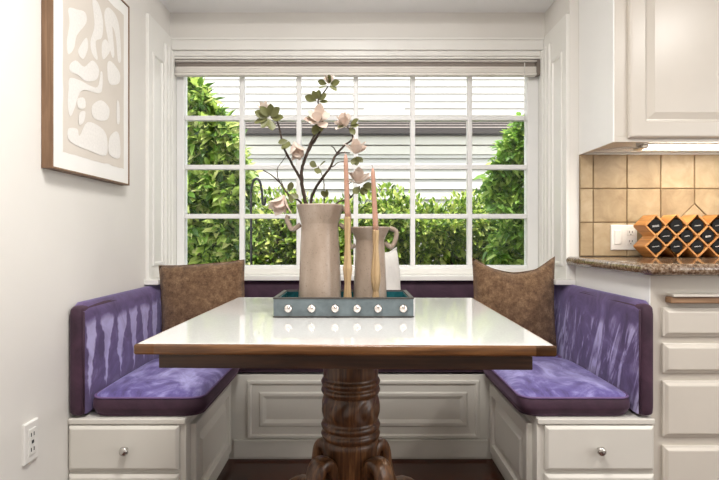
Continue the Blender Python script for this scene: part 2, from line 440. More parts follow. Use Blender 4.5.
def rrect(x0, x1, y0, y1, z, r, n=5, wob=0):
    pts = []
    for cx, cy, a0 in ((x1-r,y1-r,0),(x0+r,y1-r,PI/2),(x0+r,y0+r,PI),(x1-r,y0+r,1.5*PI)):
        for k in range(n+1):
            a = a0+k*PI/2/n; pts.append(Vector((cx+r*math.cos(a), cy+r*math.sin(a), z)))
    out = []
    for a, b in zip(pts, pts[1:]+pts[:1]):
        m = 12 if (b-a).length > .08 else 1
        for k in range(m): out.append(a.lerp(b, k/m))
    return out

def seat_cushion(label, x0, x1, y0, y1, z0, z1):
    t = thing('seat_cushion', label, 'cushion', ((x0+x1)/2, y0, z0), 'purple seat cushions of the nook')
    r = .045
    # boxing band with a rounded foot
    bm = NB(); prev = None
    for ins, z in ((.03,z0),(.012,z0+.004),(.002,z0+.014),(-.004,z0+.028),(-.005,(z0+z1)/2),(-.003,z1-.012),(.002,z1)):
        ring = [bm.verts.new(p) for p in rrect(x0+ins, x1-ins, y0+ins, y1-ins, z, r)]
        if prev:
            n = len(ring)
            for i in range(n): bm.faces.new((prev[i], prev[(i+1)%n], ring[(i+1)%n], ring[i]))
        else: bm.faces.new(ring[::-1])
        prev = ring
    bm.faces.new(prev)
    obj('side_band', bm, M['vel_shaded'], t, smooth=False, bevel=.004, seg=3)
    # crowned top panel
    bm = NB(); N = 26
    g = [[None]*(N+1) for _ in range(N+1)]
    for i in range(N+1):
        for j in range(N+1):
            u, v = -1+2*i/N, -1+2*j/N
            e = .028*((1-u**4)*(1-v**4))**.5+.004*noise.noise(Vector((u*2,v*3,x0)))*(1-u*u)*(1-v*v)*2
            rr = r*.5; X, Y = x0+(x1-x0)*(u+1)/2, y0+(y1-y0)*(v+1)/2
            k = max(0, abs(u)-.86)/.14*max(0, abs(v)-.86)/.14
            X -= math.copysign(k*.016, u); Y -= math.copysign(k*.016, v)
            g[i][j] = bm.verts.new((X, Y, z1-.002+max(0, e)))
    for i in range(N):
        for j in range(N): bm.faces.new((g[i][j], g[i+1][j], g[i+1][j+1], g[i][j+1]))
    obj('top_panel', bm, M['vel_seat'], t, smooth=True)
    for z in (z1-.001, z0+.006):
        bm = NB(); q = 0 if z > z0+.02 else .009; tube(bm, rrect(x0+q, x1-q, y0+q, y1-q, z, r), .0038, 6, True); obj('piping', bm, M['piping'] if z > z0+.02 else M['vel_shaded'], t, smooth=True)
    return t
seat_cushion('purple velvet seat cushion on the left drawer bench', -.900, -.520, 1.785, 2.36, .386, .452)
seat_cushion('purple velvet seat cushion on the bench beside the kitchen cabinet', .553, .930, 1.785, 2.36, .386, .452)
seat_cushion('long purple seat cushion on the bench under the window', -.895, .925, 2.368, 2.660, .386, .452)

def back_cushion(label, x0, x1, y0, y1, z0, z1, mat, face):
    t = thing('back_cushion', label, 'cushion', ((x0+x1)/2, (y0+y1)/2, z0), 'purple backrest cushions of the nook')
    obj('padding', slab_cushion(x0,x1,y0,y1,z0,z1,.002,rnd=.022), M['vel_shaded'], t, smooth=True)
    # upholstered face panel, slightly crowned, rolling over the top edge
    bm = NB(); N = 24; g = []
    prof = [(0.0,.02),(.0,.04)]+[(0,.04+(1-.04-.06)*k/10) for k in range(1,11)]+[(.003,.958),(.009,.984),(.019,1.014),(.032,1.026),(.044,1.020),(.0485,.998)]
    for k, (dep, h) in enumerate(prof):
        row = []
        for i in range(N+1):
            u = i/N; cr = .007*(1-(2*u-1)**4)*max(0, 1-(2*h-1)**4)
            z = z0+(z1-z0)*h-(.018*max(0, (abs(2*u-1)-.93)/.07)**2*max(0, (h-.93)/.08))
            if face == 'x+': row.append(bm.verts.new((x1+.002+cr-dep, y0+.014+(y1-y0-.028)*u, z)))
            elif face == 'x-': row.append(bm.verts.new((x0-.002-cr+dep, y0+.014+(y1-y0-.028)*u, z)))
            else: row.append(bm.verts.new((x0+.018+(x1-x0-.036)*u, y0-.002-cr+dep, z)))
        g.append(row)
    for a, b in zip(g, g[1:]):
        for i in range(N): bm.faces.new((a[i], a[i+1], b[i+1], b[i]))
    obj('face_panel', bm, mat, t, smooth=True)
    for end in (0,):
        if face == 'x+': pts = [(x1-.001, y0+.012, z) for z in (z0+.01, (z0+z1)/2, z1-.02)]
        elif face == 'x-': pts = [(x0+.001, y0+.012, z) for z in (z0+.01, (z0+z1)/2, z1-.02)]
        else: continue
        bm = NB(); tube(bm, pts, .003, 6); obj('piping', bm, M['vel_shaded'], t, smooth=True)
    return t
back_cushion('purple velvet backrest against the left wall with combed streaks', XL+.002, -.917, 1.769, 2.655, .389, .762, M['vel_teeth'], 'x+')
back_cushion('purple velvet backrest against the kitchen cabinet side with brushed streaks', .949, .998, 1.768, 2.655, .389, .768, M['vel_feather'], 'x-')
back_cushion('long backrest in shade-toned purple below the window sill', -.90, .93, 2.690, 2.745, .386, .774, M['vel_shaded'], 'y')

# ---------------------------------------------------------------- throw pillows
def pillow(name, label, mat, w, h, th, loc, rz, rx, ry=0, dip=0, ears=(1,1), group=None, seam=True, pin=.04):
    o = thing(name, label, 'pillow', loc, group)
    bm = NB(); N = 28
    Mx = Matrix.Translation(loc) @ Matrix.Rotation(rz,4,'Z') @ Matrix.Rotation(rx,4,'X') @ Matrix.Rotation(ry,4,'Y')
    sides = []; edge = []
    for s in (-1, 1):
        g = []
        for i in range(N+1):
            row = []
            for j in range(N+1):
                u, v = -1+2*i/N, -1+2*j/N
                x = w/2*u*(1-.045*(1-v*v)); z = h/2*v*(1-pin*(1-u*u))
                if v > 0:
                    z -= dip*v*v*(1-abs(u)**1.6)
                    z += (ears[0] if u < 0 else ears[1])*.02*max(0, abs(u)-.55)/.45*v**4
                y = s*th/2*max(0, (1-u*u)*(1-v*v))**.42
                y += .006*noise.noise(Vector((x*14, z*14, s*3+w)))*(1-u**4)*(1-v**4)
                y += .014*dip/.05*max(0, v)*math.exp(-(u*3)**2)*(-s) if dip else 0
                row.append(bm.verts.new(Mx @ Vector((x, y, z+h/2))))
            g.append(row)
        for i in range(N):
            for j in range(N): bm.faces.new((g[i][j], g[i+1][j], g[i+1][j+1], g[i][j+1]))
        sides.append(g)
    g = sides[0]
    loop = [g[i][0].co.copy() for i in range(N)]+[g[N][j].co.copy() for j in range(N)]+[g[i][N].co.copy() for i in range(N,0,-1)]+[g[0][j].co.copy() for j in range(N,0,-1)]
    bmesh.ops.remove_doubles(bm, verts=bm.verts, dist=.0008)
    obj('pillow_cover', bm, mat, o, smooth=True)
    if seam:
        bm = NB(); tube(bm, loop, .0025, 6, True); obj('seam', bm, mat, o, smooth=True)
    return o
pillow('throw_pillow', 'brown woven pillow in the corner by the left wall', M['burlap'], .395, .385, .13, (-.690,2.400,.490), -.02, -.11, -.07, 0, (.2,.2), 'brown throw pillows', True, .015)
pillow('throw_pillow', 'brown woven pillow with a dented top in the corner nearest the kitchen', M['burlap'], .390, .385, .14, (.716,2.405,.495), .08, -.11, .03, .040, (.8,1.6), 'brown throw pillows')
pillow('throw_pillow', 'small white pillow propped behind the shorter jug', M['white_cloth'], .36, .445, .12, (.116,2.47,.484), 1.05, -.04, .03, 0, (1,1))

# ---------------------------------------------------------------- table
TX, TY, TZ = -.019, 1.597, .76
t = thing('dining_table', 'square oak pedestal table with a glossy white top', 'table', (TX,TY,0))
hw = .457
obj('table_top', B(TX-hw+.006,TX+hw-.006,TY-hw+.006,TY+hw-.006,.745,TZ), M['quartz'], t, bevel=.002)
bm = NB()
for a in range(4):
    b2 = NB(); box(b2, TX-hw, TX+hw, TY-hw, TY-hw+.05, .736, .7592)
    bmesh.ops.rotate(b2, verts=b2.verts, cent=(TX,TY,0), matrix=Matrix.Rotation(a*PI/2,3,'Z'))
    me = bpy.data.meshes.new('tmp'); b2.to_mesh(me); b2.free(); bm.from_mesh(me); bpy.data.meshes.remove(me)
obj('edge_band', bm, M['oak'], t, bevel=.005, seg=3)
bm = NB(); a = hw-.040
box(bm,TX-a,TX+a,TY-a,TY-a+.022,.698,.737); box(bm,TX-a,TX+a,TY+a-.022,TY+a,.698,.737)
box(bm,TX-a,TX-a+.022,TY-a+.022,TY+a-.022,.698,.737); box(bm,TX+a-.022,TX+a,TY-a+.022,TY+a-.022,.698,.737)
obj('apron', bm, M['walnut'], t, bevel=.002)
bm = NB(); box(bm,TX-.14,TX+.14,TY-.36,TY+.36,.702,.738); obj('top_support', bm, M['walnut'], t, bevel=.003)
# turned pedestal, its belly carved in waving flutes
def carve(r, z, a):
    if .446 < z < .522:
        k = math.sin((z-.446)/.076*PI)
        return r*(1-.075*k*abs(math.sin(5*a+1.2*math.sin((z-.45)*50)))**3)
    if .585 < z < .695: return r*(1-.05*(1-abs(math.sin(7*a)))**5)
    return r
prof = [(.072,.05),(.079,.06),(.080,.37),(.083,.386),(.079,.390),(.086,.397),(.089,.406),(.086,.414),(.080,.418),(.086,.424),(.089,.432),(.086,.440),(.080,.444)]
for k in range(1,20):
    z = .446+.076*k/20; prof.append((.080+.0095*math.sin(PI*(k/20)), z))
prof += [(.079,.523),(.086,.528),(.089,.536),(.086,.544),(.079,.548),(.086,.553),(.089,.561),(.086,.568),(.080,.573),(.083,.580)]
prof += [(.083+.002*k/8,.58+.115*k/8) for k in range(1,9)]+[(.090,.699),(.090,.702)]
bm = NB(); lathe(bm, prof, TX, TY, 80, carve); obj('pedestal', bm, M['oak_v'], t, smooth=True)
# four scrolled legs
def leg(a):
    ctr = []
    for k in range(11):                       # the curl
        th = -.6*PI+k*.19*PI; rr = .020+.0014*k
        ctr.append((.115+rr*math.cos(th), .330+rr*math.sin(th)))
    ctr = [(.070,.285),(.084,.318),(.098,.338),(.120,.340),(.134,.322),(.141,.285),(.152,.240),(.178,.192),(.220,.178),(.262,.165),(.305,.120),(.345,.060),(.395,.030)]
    wid = [.026,.030,.034,.034,.032,.032,.033,.034,.036,.038,.036,.034,.030]
    pts = spline([Vector((r,0,z)) for r, z in ctr], 4)
    bm = NB(); rings = []
    for i, p in enumerate(pts):
        tt = (pts[min(i+1,len(pts)-1)]-pts[max(i-1,0)]).normalized(); n = Vector((-tt.z,0,tt.x))
        q = i/(len(pts)-1)*(len(wid)-1); j = min(int(q), len(wid)-2); w = wid[j]+(wid[j+1]-wid[j])*(q-j)
        ring = []
        for ang in range(12):
            th = 2*PI*ang/12; c, s = math.cos(th), math.sin(th)
            ring.append(bm.verts.new(p+n*(w/1.7)*math.copysign(abs(c)**.6, c)+Vector((0,1,0))*.030*math.copysign(abs(s)**.6, s)))
        rings.append(ring)
    for x, y in zip(rings, rings[1:]):
        for k in range(12): bm.faces.new((x[k], x[(k+1)%12], y[(k+1)%12], y[k]))
    bm.faces.new(rings[0][::-1]); bm.faces.new(rings[-1])
    zmin = min(v.co.z for v in bm.verts)
    bmesh.ops.translate(bm, verts=bm.verts, vec=(0,0,-zmin+.001) if zmin < 0 else (0,0,0))
    bmesh.ops.transform(bm, matrix=Matrix.Translation((TX,TY,0)) @ Matrix.Rotation(a,4,'Z'), verts=bm.verts)
    return bm
for k in range(4): obj('leg', leg(PI/4+k*PI/2), M['oak_v'], t, smooth=True)
t.rotation_euler = (0,0,math.radians(-1.3))

# ---------------------------------------------------------------- tray and what stands in it
tx0, tx1, ty0, ty1 = -.241, .163, 1.527, 1.757; tz = TZ+.001
t = thing('serving_tray', 'blue-grey wooden tray with a row of silver studs', 'tray', ((tx0+tx1)/2, (ty0+ty1)/2, tz))
obj('tray_base', B(tx0+.008,tx1-.008,ty0+.008,ty1-.008,tz,tz+.008), M['tealglaze'], t)
for y0, y1 in ((ty0,ty0+.011),(ty1-.011,ty1)):
    obj('side_panel', B(tx0,tx1,y0,y1,tz,tz+.054), M['trayblue'], t, bevel=.001)
for x0, x1 in ((tx0,tx0+.011),(tx1-.011,tx1)):
    obj('end_panel', B(x0,x1,ty0+.011,ty1-.011,tz,tz+.054), M['trayblue'], t, bevel=.001)
bm = NB()
box(bm,tx0+.011,tx1-.011,ty1-.0135,ty1-.011,tz+.008,tz+.052); box(bm,tx0+.011,tx0+.0135,ty0+.011,ty1-.0135,tz+.008,tz+.052); box(bm,tx1-.0135,tx1-.011,ty0+.011,ty1-.0135,tz+.008,tz+.052)
obj('glazed_lining', bm, M['tealglaze'], t, label='teal glazed lining')
bm = NB(); box(bm,tx0-.001,tx1+.001,ty0-.0015,ty0+.011,tz+.0535,tz+.057); box(bm,tx0-.001,tx1+.001,ty0-.0015,ty0,tz+.0005,tz+.004)
box(bm,tx0-.001,tx0+.011,ty0+.011,ty1,tz+.0535,tz+.057); box(bm,tx1-.011,tx1+.001,ty0+.011,ty1,tz+.0535,tz+.057); box(bm,tx0+.011,tx1-.011,ty1-.011,ty1,tz+.0535,tz+.057)
obj('rim', bm, M['traywood'], t)
for px in (288.3,311.6,335,357.2,378,403.3):
    bm = NB(); lathe(bm, [(.0125,0),(.0125,.002),(.0105,.006),(.006,.009),(.001,.010)], 0, 0, 24)
    bmesh.ops.transform(bm, matrix=Matrix.Translation(((px-CX)*ty0/F, ty0-.0005, tz+.026)) @ Matrix.Rotation(PI/2,4,'X'), verts=bm.verts)
    obj('stud', bm, M['stud'], t, smooth=True, label='polished silver stud')
for x, s in ((tx0,-1),(tx1,1)):
    bm = NB(); pts = [(x+s*(.001+.008*math.sin(PI*k/10)), ty0+.05+.13*k/10, tz+.030-.006*math.sin(PI*k/10)) for k in range(11)]
    tube(bm, pts, .003, 8); obj('handle', bm, M['nickel'], t, smooth=True)

def jug(name, label, cx, cy, z0, rb, rn, rr, hn, hr, handles):
    t = thing(name, label, 'vase', (cx,cy,z0), 'stoneware jugs on the tray')
    prof = [(rb*.93,z0),(rb,z0+.004)]
    for k in range(1,11): q = k/10; prof.append((rb+(rn-rb)*(q**1.1), z0+.004+(hn-.004)*q))
    prof += [(rn+.001, z0+hn+.004),(rn+(rr-rn)*.5, z0+hn+(hr-hn)*.52),(rr-.001, z0+hr-.004),(rr, z0+hr),(rr-.0035, z0+hr+.001),(rr-.008, z0+hr-.004),(rn-.006, z0+hn-.004),(rb-.012, z0+.03)]
    def wob(r, z, a): return r*(1+.006*math.sin(2*a+z*9)+.004*math.sin(5*a+z*30))
    bm = NB(); lathe(bm, prof, cx, cy, 48, wob); obj('body', bm, M['ceramic'], t, smooth=True)
    for pts in handles:
        bm = NB(); p = spline([Vector((cx+x, cy+y, z0+z)) for x, y, z in pts], 5); tube(bm, p, [.0075]*len(p), 10); obj('handle', bm, M['ceramic'], t, smooth=True)
    return t
z0 = tz+.009
jug('vase', 'tall speckled stoneware jug holding the magnolia branches', -.115, 1.645, z0, .0665, .0575, .0735, .262, .322,
    [[(-.060,0,.262),(-.085,0,.247),(-.095,0,.260),(-.102,0,.278),(-.098,0,.290)], [(.060,0,.262),(.082,0,.252),(.090,0,.272),(.088,0,.300),(.068,0,.312)]])
jug('vase', 'shorter speckled stoneware jug with no branches', .041, 1.665, z0, .0530, .0445, .0625, .212, .254,
    [[(.046,0,.205),(.066,0,.192),(.079,0,.212),(.082,0,.240),(.061,0,.252)], [(-.046,0,.198),(-.060,0,.192),(-.066,0,.212),(-.064,0,.238),(-.056,0,.249)]])

def candle_stick(label, x, y, top, prof):
    t = thing('candlestick', label, 'candlestick', (x,y,z0), 'turned wooden candlesticks on the tray')
    bm = NB(); lathe(bm, [(r, z0+(top-z0)*h) for r, h in prof], x, y, 8); obj('stem', bm, M['stick'], t, smooth=False, bevel=.001)
    bm = NB(); lathe(bm, [(.0085,top-.008),(.0095,top-.004),(.0095,top+.001)], x, y, 20); obj('cup', bm, M['stick'], t, smooth=True)
    return t
candle_stick('taller wooden candlestick between the two jugs', -.028, 1.575, 1.052, [(.0165,0),(.0165,.02),(.014,.05),(.0095,.30),(.0135,.42),(.0145,.455),(.0125,.50),(.0085,.72),(.0105,.93),(.0105,.985)])
candle_stick('shorter wooden candlestick in front of the shorter jug', .056, 1.580, 1.012, [(.0155,0),(.0155,.02),(.014,.06),(.009,.25),(.0135,.36),(.0150,.45),(.0130,.56),(.0085,.78),(.0100,.93),(.0105,.98)])
def candle(label, x, y, zb, zt, lean):
    t = thing('taper_candle', label, 'candle', (x,y,zb), 'blush taper candles')
    bm = NB(); n = 12; pts = [Vector((x+lean*k/n, y, zb+(zt-zb)*k/n)) for k in range(n+1)]
    tube(bm, pts, [.0085-.0025*k/n if k < n else .0028 for k in range(n+1)], 16); obj('wax', bm, M['candle'], t, smooth=True)
    bm = NB(); tube(bm, [(x+lean,y,zt),(x+lean-.001,y,zt+.006),(x+lean-.003,y,zt+.010)], .0011, 6); obj('wick', bm, M['wick'], t)
candle('blush taper candle in the taller candlestick', -.028, 1.575, 1.053, 1.238, -.006)
candle('blush taper candle in the shorter candlestick', .056, 1.580, 1.013, 1.198, -.009)

# ---------------------------------------------------------------- magnolia branches
def leaf_bm(bm, base, d, up, L, W, fold=.25, curl=.2, n=6):
    d = Vector(d).normalized(); s = d.cross(Vector(up))
    if s.length < 1e-3: s = d.cross(Vector((1,0,0)))
    s.normalize(); u = s.cross(d).normalized(); base = Vector(base)
    mid, le, ri = [], [], []
    for k in range(n+1):
        q = k/n; w = W*.5*(math.sin(PI*q**1.25))**.75 if 0 < q < 1 else 0
        c = base+d*(L*q)+u*(curl*L*(q*q))
        mid.append(bm.verts.new(c))
        if 0 < k < n:
            le.append(bm.verts.new(c+s*w+u*fold*w)); ri.append(bm.verts.new(c-s*w+u*fold*w))
    for side in (le, ri):
        bm.faces.new((mid[0], mid[1], side[0]))
        for k in range(1, n-1): bm.faces.new((mid[k], mid[k+1], side[k], side[k-1]))
        bm.faces.new((mid[n-1], mid[n], side[n-2]))
def rv():
    v = Vector((random.gauss(0,1), random.gauss(0,1), random.gauss(0,1))); return v.normalized()
def flower(par, c, axis, size, open_=.8, n=8):
    axis = Vector(axis).normalized(); a = axis.orthogonal().normalized(); b = axis.cross(a)
    bm = NB()
    for k in range(n):
        th = 2*PI*k/n*1.0+random.uniform(-.2,.2); inner = k % 2
        o = open_*(.55 if inner else 1.15)+random.uniform(-.22,.22)
        rad = math.cos(th)*a+math.sin(th)*b
        d = axis*math.cos(o)+rad*math.sin(o)
        leaf_bm(bm, Vector(c)+rad*.002, d, rad.cross(d).cross(d)*-1 if False else (axis-d*axis.dot(d)), size*random.uniform(.95,1.3), size*.74, .30, random.uniform(-.15,.30))
    obj('flower', bm, M['petal'], par, smooth=True, label='pale pink magnolia flower')
def leaves(par, c, dirs, L=.035, W=None):
    for d in dirs:
        bm = NB(); l = L*random.uniform(.85,1.15)
        leaf_bm(bm, Vector(c)+Vector(d)*.004, d, Vector((0,-1,.5))+rv()*.7, l, (W or l*.60), .22, random.uniform(-.15,.2)); obj('leaf', bm, M['magleaf'], par, smooth=True)
VY = 1.645
def br(par, pix, r0, r1, name='branch'):
    pts = [at(p[0], p[1], p[2] if len(p) > 2 else VY) for p in pix]; sp = spline(pts, 5)
    for p in sp[1:-1]: p += Vector((noise.noise(p*90), noise.noise(p*90+Vector((7,0,0))), 0))*.0022
    bm = NB(); tube(bm, sp, [(r0+(r1-r0)*k/(len(sp)-1))*(1+.22*noise.noise(Vector((k*.9,r0*100,3)))) for k in range(len(sp))], 8)
    obj(name, bm, M['bark'], par, smooth=True)
G = 'magnolia branches in the tall jug'
BASE = (-.115, VY, z0+.03)
def stem_thing(label): return thing('magnolia_branch', label, 'branch', BASE, G)
a = stem_thing('tallest magnolia branch, forked, with a flower at its tip')
br(a, [(321,270),(312,225),(306,204),(302,184,1.63),(302,169,1.62),(306,156,1.62),(316,138,1.62),(323,127,1.62),(321,116,1.62),(318,102,1.62),(322,95,1.62),(328,86,1.62)], .0065, .0018)
br(a, [(302,182,1.63),(298,174,1.63),(291,162,1.63),(283,146,1.63),(280,132,1.63),(277,121,1.63),(271,117,1.63)], .0045, .0020, 'side_branch')
br(a, [(305,158,1.62),(312,140,1.615),(322,124,1.61)], .0040, .0025, 'side_branch')
tip = at(328.5,84,1.62)
flower(a, tip, (.1,-.3,1), .026, .55, 6); leaves(a, tip+Vector((0,-.004,-.003)), [(-1,-.3,.25),(1,-.3,.15),(-.7,-.5,-.55),(.75,-.4,-.6),(.3,-.8,.5),(-.3,-.8,.75)], .034)
p = at(318,101,1.62); leaves(a, p, [(-1,-.2,.3),(.9,-.3,-.25),(.1,-.3,1),(.7,-.4,.4),(-.5,-.5,.9)], .034)
p = at(318,122,1.615); flower(a, p, (.0,-.75,.7), .044, 1.05, 9); leaves(a, p, [(-.3,-.3,-1),(.3,-.2,-1),(-1,-.1,.25),(-.6,0,.9)], .036)
p = at(270,118,1.63)
leaves(a, p, [(-1,-.2,-.35),(-.6,-.4,.7),(.1,-.4,1),(1,-.3,-.15),(.2,-.4,-1),(-.5,-.4,-.8),(.7,-.4,.55),(-1,-.1,.35)], .042)
flower(a, at(266,112,1.635), (-.4,0,1), .030, .6, 6)
p = at(289,140,1.63); leaves(a, p, [(-.5,-.3,-1),(-.9,-.3,-.3),(-.1,-.5,-.8)], .034)
flower(a, at(294,142,1.625), (.35,-.35,-1), .050, .40, 8)
c = stem_thing('magnolia branch leaning right with open flowers over the candles')
br(c, [(325,268,1.66),(319,235,1.67),(311,204,1.67),(317,186,1.66),(330,168,1.66),(336,155,1.66),(343,147,1.66),(352,139,1.66),(351,130,1.66),(347,127,1.66)], .0055, .0020)
br(c, [(335,156,1.66),(340,153,1.655),(350,153,1.65)], .0030, .0018, 'side_branch')
br(c, [(337,153,1.66),(334,148,1.66),(331,146,1.66)], .0022, .0012, 'twig')
br(c, [(332,167,1.66),(340,162,1.66),(354,161,1.66)], .0018, .0010, 'twig')
flower(c, at(346,127,1.66), (-.35,-.5,.8), .042, .85, 8); leaves(c, at(349,126,1.655), [(1,-.3,.6),(.9,-.3,-.1),(.5,-.3,-.8),(-1,-.4,-.3)], .034)
flower(c, at(355,154,1.65), (.2,-.35,1), .044, .95, 9); leaves(c, at(355,156,1.65), [(.2,-.4,-1),(-.2,-.4,-.9),(.6,-.3,-.5)], .034)
e = stem_thing('short magnolia twig reaching left above the jug handle')
br(e, [(312,262),(306,216,1.63),(300,202,1.61),(289,195,1.575),(281,184,1.60),(274,177,1.60),(263,170,1.60)], .0040, .0016)
br(e, [(281,184,1.60),(277,174,1.60),(279,166,1.60),(286,156,1.60)], .0016, .0010, 'twig')
br(e, [(290,198,1.60),(284,188,1.60),(281,180,1.60)], .0018, .0010, 'twig')
flower(e, at(284,195,1.565), (-.35,-.35,-1), .052, .50, 9); leaves(e, at(289,193,1.575), [(.4,-.4,-1),(.9,-.3,-.5),(.2,-.4,.8)], .034)
g = stem_thing('low magnolia twig with one flower behind the taller candle')
br(g, [(333,258,1.64),(332,214,1.65),(337,203,1.655),(350,198,1.69),(356,190,1.68),(360,186,1.68)], .0035, .0016)
br(g, [(351,197,1.68),(347,190,1.68),(349,184,1.68),(353,181,1.68)], .0018, .0012, 'twig')
flower(g, at(359,184,1.675), (.0,-.25,1), .044, .95, 9); leaves(g, at(361,186,1.67), [(.2,-.4,-1),(.9,-.4,-.4),(-.7,-.4,-.7),(1,-.2,.1),(.5,-.4,-.8)], .034)
b2 = stem_thing('thin magnolia twig ending in a pair of round leaves')
br(b2, [(324,250),(324,205),(324,185),(322,175,1.645),(318,166,1.645)], .0022, .0012)
leaves(b2, at(318,167,1.645), [(-.8,-.4,.35),(.9,-.4,.45),(0,-.5,-.5)], .030, .024)
leaves(b2, at(327,199,1.64), [(.1,-.2,1),(-.5,-.2,.8)], .026)

# ---------------------------------------------------------------- picture and outlet on the left wall
xf = XL+.036
t = thing('framed_picture', 'wood-framed print of white cut-out shapes on beige', 'picture', (XL, 1.91, 1.21))
y0, y1, pz0, pz1 = 1.626, 2.178, 1.205, 1.940
bm = NB(); w = .006
box(bm,XL+.001,xf,y0,y0+w,pz0,pz1); box(bm,XL+.001,xf,y1-w,y1,pz0,pz1); box(bm,XL+.001,xf,y0+w,y1-w,pz0,pz0+w); box(bm,XL+.001,xf,y0+w,y1-w,pz1-w,pz1)
obj('frame', bm, M['frame'], t, bevel=.001)
obj('mat_board', B(XL+.004,xf-.004,y0+w,y1-w,pz0+w,pz1-w), M['mat'], t)
def onwall(px, py, x):
    Y = -x*F/(CX-px); return Vector((x, Y, H+(CY-py)*Y/F))
xp = xf-.0035
fy0, fy1 = 1.690, 2.130
bm = NB(); pts = []
n = 36
def edge(u0, v0, u1, v1, amp, seed):
    return [Vector((xp, u0+(u1-u0)*k/n+amp*noise.noise(Vector((k*.22,seed,0))), v0+(v1-v0)*k/n+amp*noise.noise(Vector((k*.22,seed,5))))) for k in range(n)]
loop = edge(fy0,1.265,fy1,1.268,.006,1)+edge(fy1,1.268,fy1,1.885,.003,2)+edge(fy1,1.885,fy0,1.885,.003,3)+edge(fy0,1.885,fy0,1.265,.004,4)
vs = [bm.verts.new(p) for p in loop]; vb = [bm.verts.new(p-Vector((.0008,0,0))) for p in loop]
bm.faces.new(vs)
for i in range(len(vs)): bm.faces.new((vs[i], vs[(i+1)%len(vs)], vb[(i+1)%len(vs)], vb[i]))
obj('print', bm, M['print'], t)
za = lambda q: [(30+x/4.8, y/4.8) for x, y in q]
zb = lambda q: [(30+x/4.364, 90+y/4.364) for x, y in q]
blobs = [za([(185,40),(225,45),(265,60),(270,110),(225,170),(212,230),(185,260),(178,200),(190,110)]),
 za([(300,0),(330,20),(350,100),(345,180),(315,200),(325,285),(300,260),(290,200),(310,120)]),
 za([(360,50),(385,40),(425,110),(437,280),(422,290),(412,180),(395,130),(405,260),(390,262),(360,110)]),
 za([(233,235),(270,180),(278,230),(257,282),(236,265)]), za([(345,210),(365,190),(385,240),(350,285)]),
 za([(190,312),(220,290),(260,320),(300,290),(330,330),(320,380),(270,390),(230,360),(195,345)]),
 za([(370,310),(390,295),(430,350),(425,400),(380,400)]),
 za([(190,375),(240,386),(290,412),(322,418),(334,380),(338,345),(347,352),(346,420),(330,448),(255,432),(228,470),(215,515),(192,558),(180,500),(184,430)]),
 zb([(270,70),(310,45),(345,80),(335,130),(280,125)]), zb([(165,170),(205,170),(215,200),(250,140),(310,165),(335,210),(330,285),(260,265),(175,225)]),
 zb([(345,210),(375,180),(390,210),(390,295),(345,280)]), zb([(378,50),(388,60),(390,140),(378,140)]), zb([(205,40),(235,35),(240,75),(212,80)]), zb([(215,100),(240,95),(232,140),(212,150)])]
for bl in blobs:
    pp = [onwall(x, y, xp+.0005) for x, y in bl]; pp = [p for p in pp]
    m = len(pp); sm = []
    for i in range(m):
        p0, p1, p2, p3 = pp[i-1], pp[i], pp[(i+1)%m], pp[(i+2)%m]
        for k in range(4):
            q = k/4; v = .5*((2*p1)+(p2-p0)*q+(2*p0-5*p1+4*p2-p3)*q*q+(3*p1-p0-3*p2+p3)*q**3)
            sm.append(Vector((xp+.0004+.00012*blobs.index(bl), min(fy1-.01, max(fy0+.01, v.y)), min(1.875, v.z))))
    bm = NB(); vs = [bm.verts.new(p) for p in sm]; vb = [bm.verts.new(p-Vector((.0003,0,0))) for p in sm]
    bm.faces.new(vs)
    for i in range(len(vs)): bm.faces.new((vs[i], vs[(i+1)%len(vs)], vb[(i+1)%len(vs)], vb[i]))
    bm.normal_update(); bmesh.ops.triangulate(bm, faces=[f for f in bm.faces if len(f.verts) > 4])
    obj('cutout_shape', bm, M['cutout'], t)

def outlet_holes(parent, mapf, u, z):
    for dz in (.021, -.021):
        bm = NB(); panel_front(bm, u-.017, u+.017, z+dz-.014, z+dz+.014, [(0,0),(0,.0012),(.002,.0022)], mapf); s = obj('socket', bm, M['plastic'], parent)
        bm = NB()
        for du in (-.0065, .0065): panel_front(bm, u+du-.0012, u+du+.0012, z+dz-.001, z+dz+.008, [(0,.0018),(0,.0026)], mapf)
        panel_front(bm, u-.0025, u+.0025, z+dz-.010, z+dz-.005, [(0,.0018),(.0008,.0026)], mapf)
        obj('slot', bm, M['dark'], s)
t = thing('wall_outlet', 'white outlet plate low on the left wall', 'outlet', (XL, 1.567, .34))
bm = NB(); panel_front(bm, 1.533, 1.601, .330, .448, [(0,0.0005),(0,.006),(.003,.009)], face_x(XL, 1)); obj('plate', bm, M['plastic'], t)
bm = NB(); panel_front(bm, 1.549, 1.585, .350, .428, [(0,.008),(0,.0105),(.002,.0115)], face_x(XL, 1)); obj('insert', bm, M['plastic'], t)
bm = NB()
for zc in (.366, .410):
    for du in (-.007,.006): panel_front(bm, 1.567+du-.0018, 1.567+du+.0018, zc-.005, zc+.006, [(0,.0108),(0,.0122)], face_x(XL, 1))
panel_front(bm, 1.562, 1.572, .384, .393, [(0,.0108),(0,.0125)], face_x(XL, 1))
obj('slot', bm, M['dark'], t)

